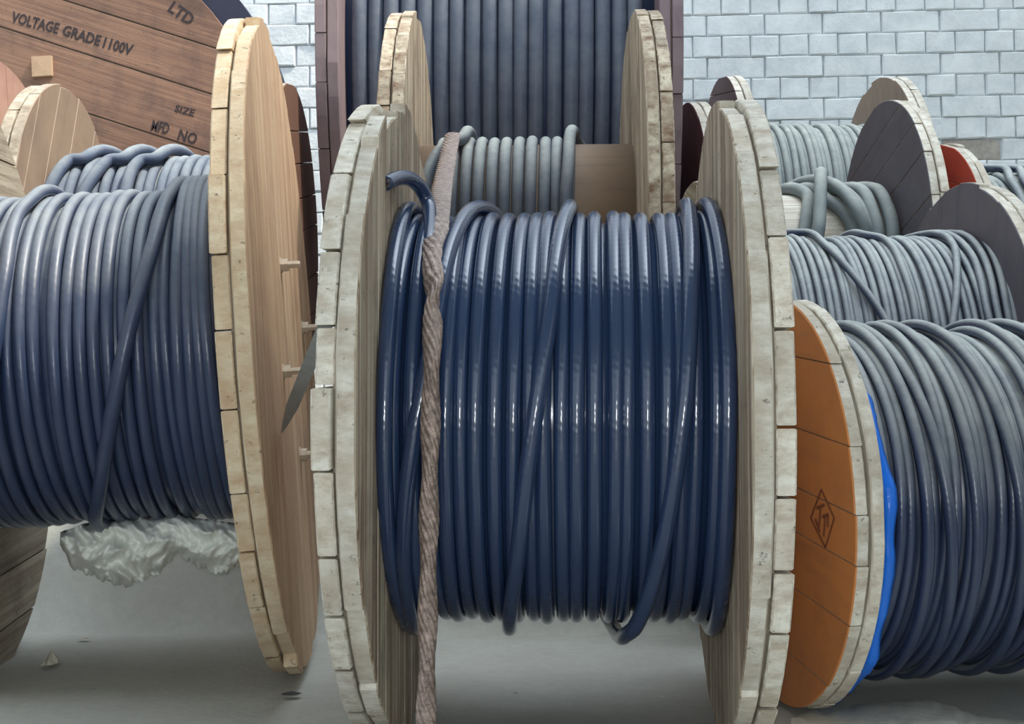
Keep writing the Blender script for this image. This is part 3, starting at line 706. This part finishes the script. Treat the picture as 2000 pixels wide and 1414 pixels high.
# ------------------------------------------------------------------ steel strip wedged between C and A
def strip():
    a = C.A@(on_plane_x(C, 551, 842, .004))+C.base
    d = ray(645, 612); b = EYE+d*((-.315-EYE[0])/d[0])
    d = (b-a); L = np.linalg.norm(d); d /= L; v = -ray(600, 720); sd2 = np.cross(d, v); sd2 /= np.linalg.norm(sd2); nn = np.cross(sd2, d)
    w_, t_ = .0105, .004; V = []; F = []
    prof = [(0, .1), (.06, .55), (.16, 1), (L-.002, 1)]
    for x, f in prof:
        for sx, sy in ((-1, -1), (1, -1), (1, 1), (-1, 1)): V.append(a+d*x+sd2*w_*f*sx+nn*t_*sy)
    for k in range(3):
        for i in range(4): j = (i+1) % 4; F.append([k*4+i, k*4+j, (k+1)*4+j, (k+1)*4+i])
    F += [[3, 2, 1, 0], [12, 13, 14, 15]]
    o = mesh_obj('steel_strip', np.array(V), F, M['steel_grey'])
    tag(o, 'pointed grey steel strip wedged between the bolted flange and the glossy drum', 'metal strip')
strip()

# ------------------------------------------------------------------ pale sand in front of the orange drum and small litter
def mound():
    edge = [(1545, 1392), (1600, 1378), (1700, 1364), (1790, 1356), (1850, 1366), (1905, 1388), (1960, 1396), (2060, 1398), (2200, 1405)]
    r = np.random.RandomState(8); V = []; F = []; nx, ny = 60, 16
    ex = np.linspace(1545, 2200, nx); ey = np.interp(ex, *zip(*edge))+r.randn(nx)*1.5
    for i in range(nx):
        far = at_z(ex[i], ey[i], 0); near = at_z(ex[i], 1640, 0)
        for j in range(ny):
            f = j/(ny-1); p = far+(near-far)*f; prof = math.sin(PI*min(1, f*1.0))**.7 if 0 < f < 1 else 0
            ed = math.sin(PI*i/(nx-1))**.4
            V.append((p[0], p[1], -.008+.03*prof*ed+.0012*r.randn()*(0 < f < 1)))
    for i in range(nx-1):
        for j in range(ny-1): F.append([i*ny+j, i*ny+j+1, (i+1)*ny+j+1, (i+1)*ny+j])
    o = mesh_obj('sand_patch', V, F, M['sand'], None, None, None, True)
    tag(o, 'low pale patch of sand on the ground before the orange flange', 'sand', kind='stuff')
mound()
def scrap(name, px, py, w_, h_, mat, label, cat, hgt=.02, seed=1):
    c = at_z(px, py, 0); r = np.random.RandomState(seed); n = 9; V = [(c[0], c[1], hgt)]; F = []
    for k in range(2):
        for i in range(n):
            a = i/n*2*PI; q = (1+.35*r.randn()*.5)*(1 if k else .6); V.append((c[0]+w_*q*math.cos(a), c[1]+h_*q*math.sin(a), (hgt*.7*r.rand() if k == 0 else 0)+.001))
    for i in range(n):
        j = (i+1) % n; F += [[0, 1+i, 1+j], [1+i, 1+n+i, 1+n+j, 1+j]]
    F.append([1+n+i for i in range(n)][::-1])
    tag(mesh_obj(name, V, F, mat), label, cat)
scrap('paper_scrap', 100, 1296, .018, .03, M['paper'], 'cream crumpled paper scrap on the bare ground below the white plastic', 'litter', .028, 3)
scrap('paper_scrap', 165, 1247, .014, .01, M['paper'], 'tiny white paper flake on the bare ground below the white plastic', 'litter', .004, 4)
scrap('dark_scrap', 566, 1357, .02, .012, M['leaf'], 'flat dark scrap on the ground between the two big front drums', 'litter', .006, 5)
scrap('paper_scrap', 1293, 1362, .004, .005, M['paper'], 'small white flake on the ground under the glossy cable', 'litter', .003, 6)
scrap('paper_scrap', 1008, 1345, .004, .006, M['paper'], 'small cream fleck lying under the glossy cable', 'litter', .003, 7)
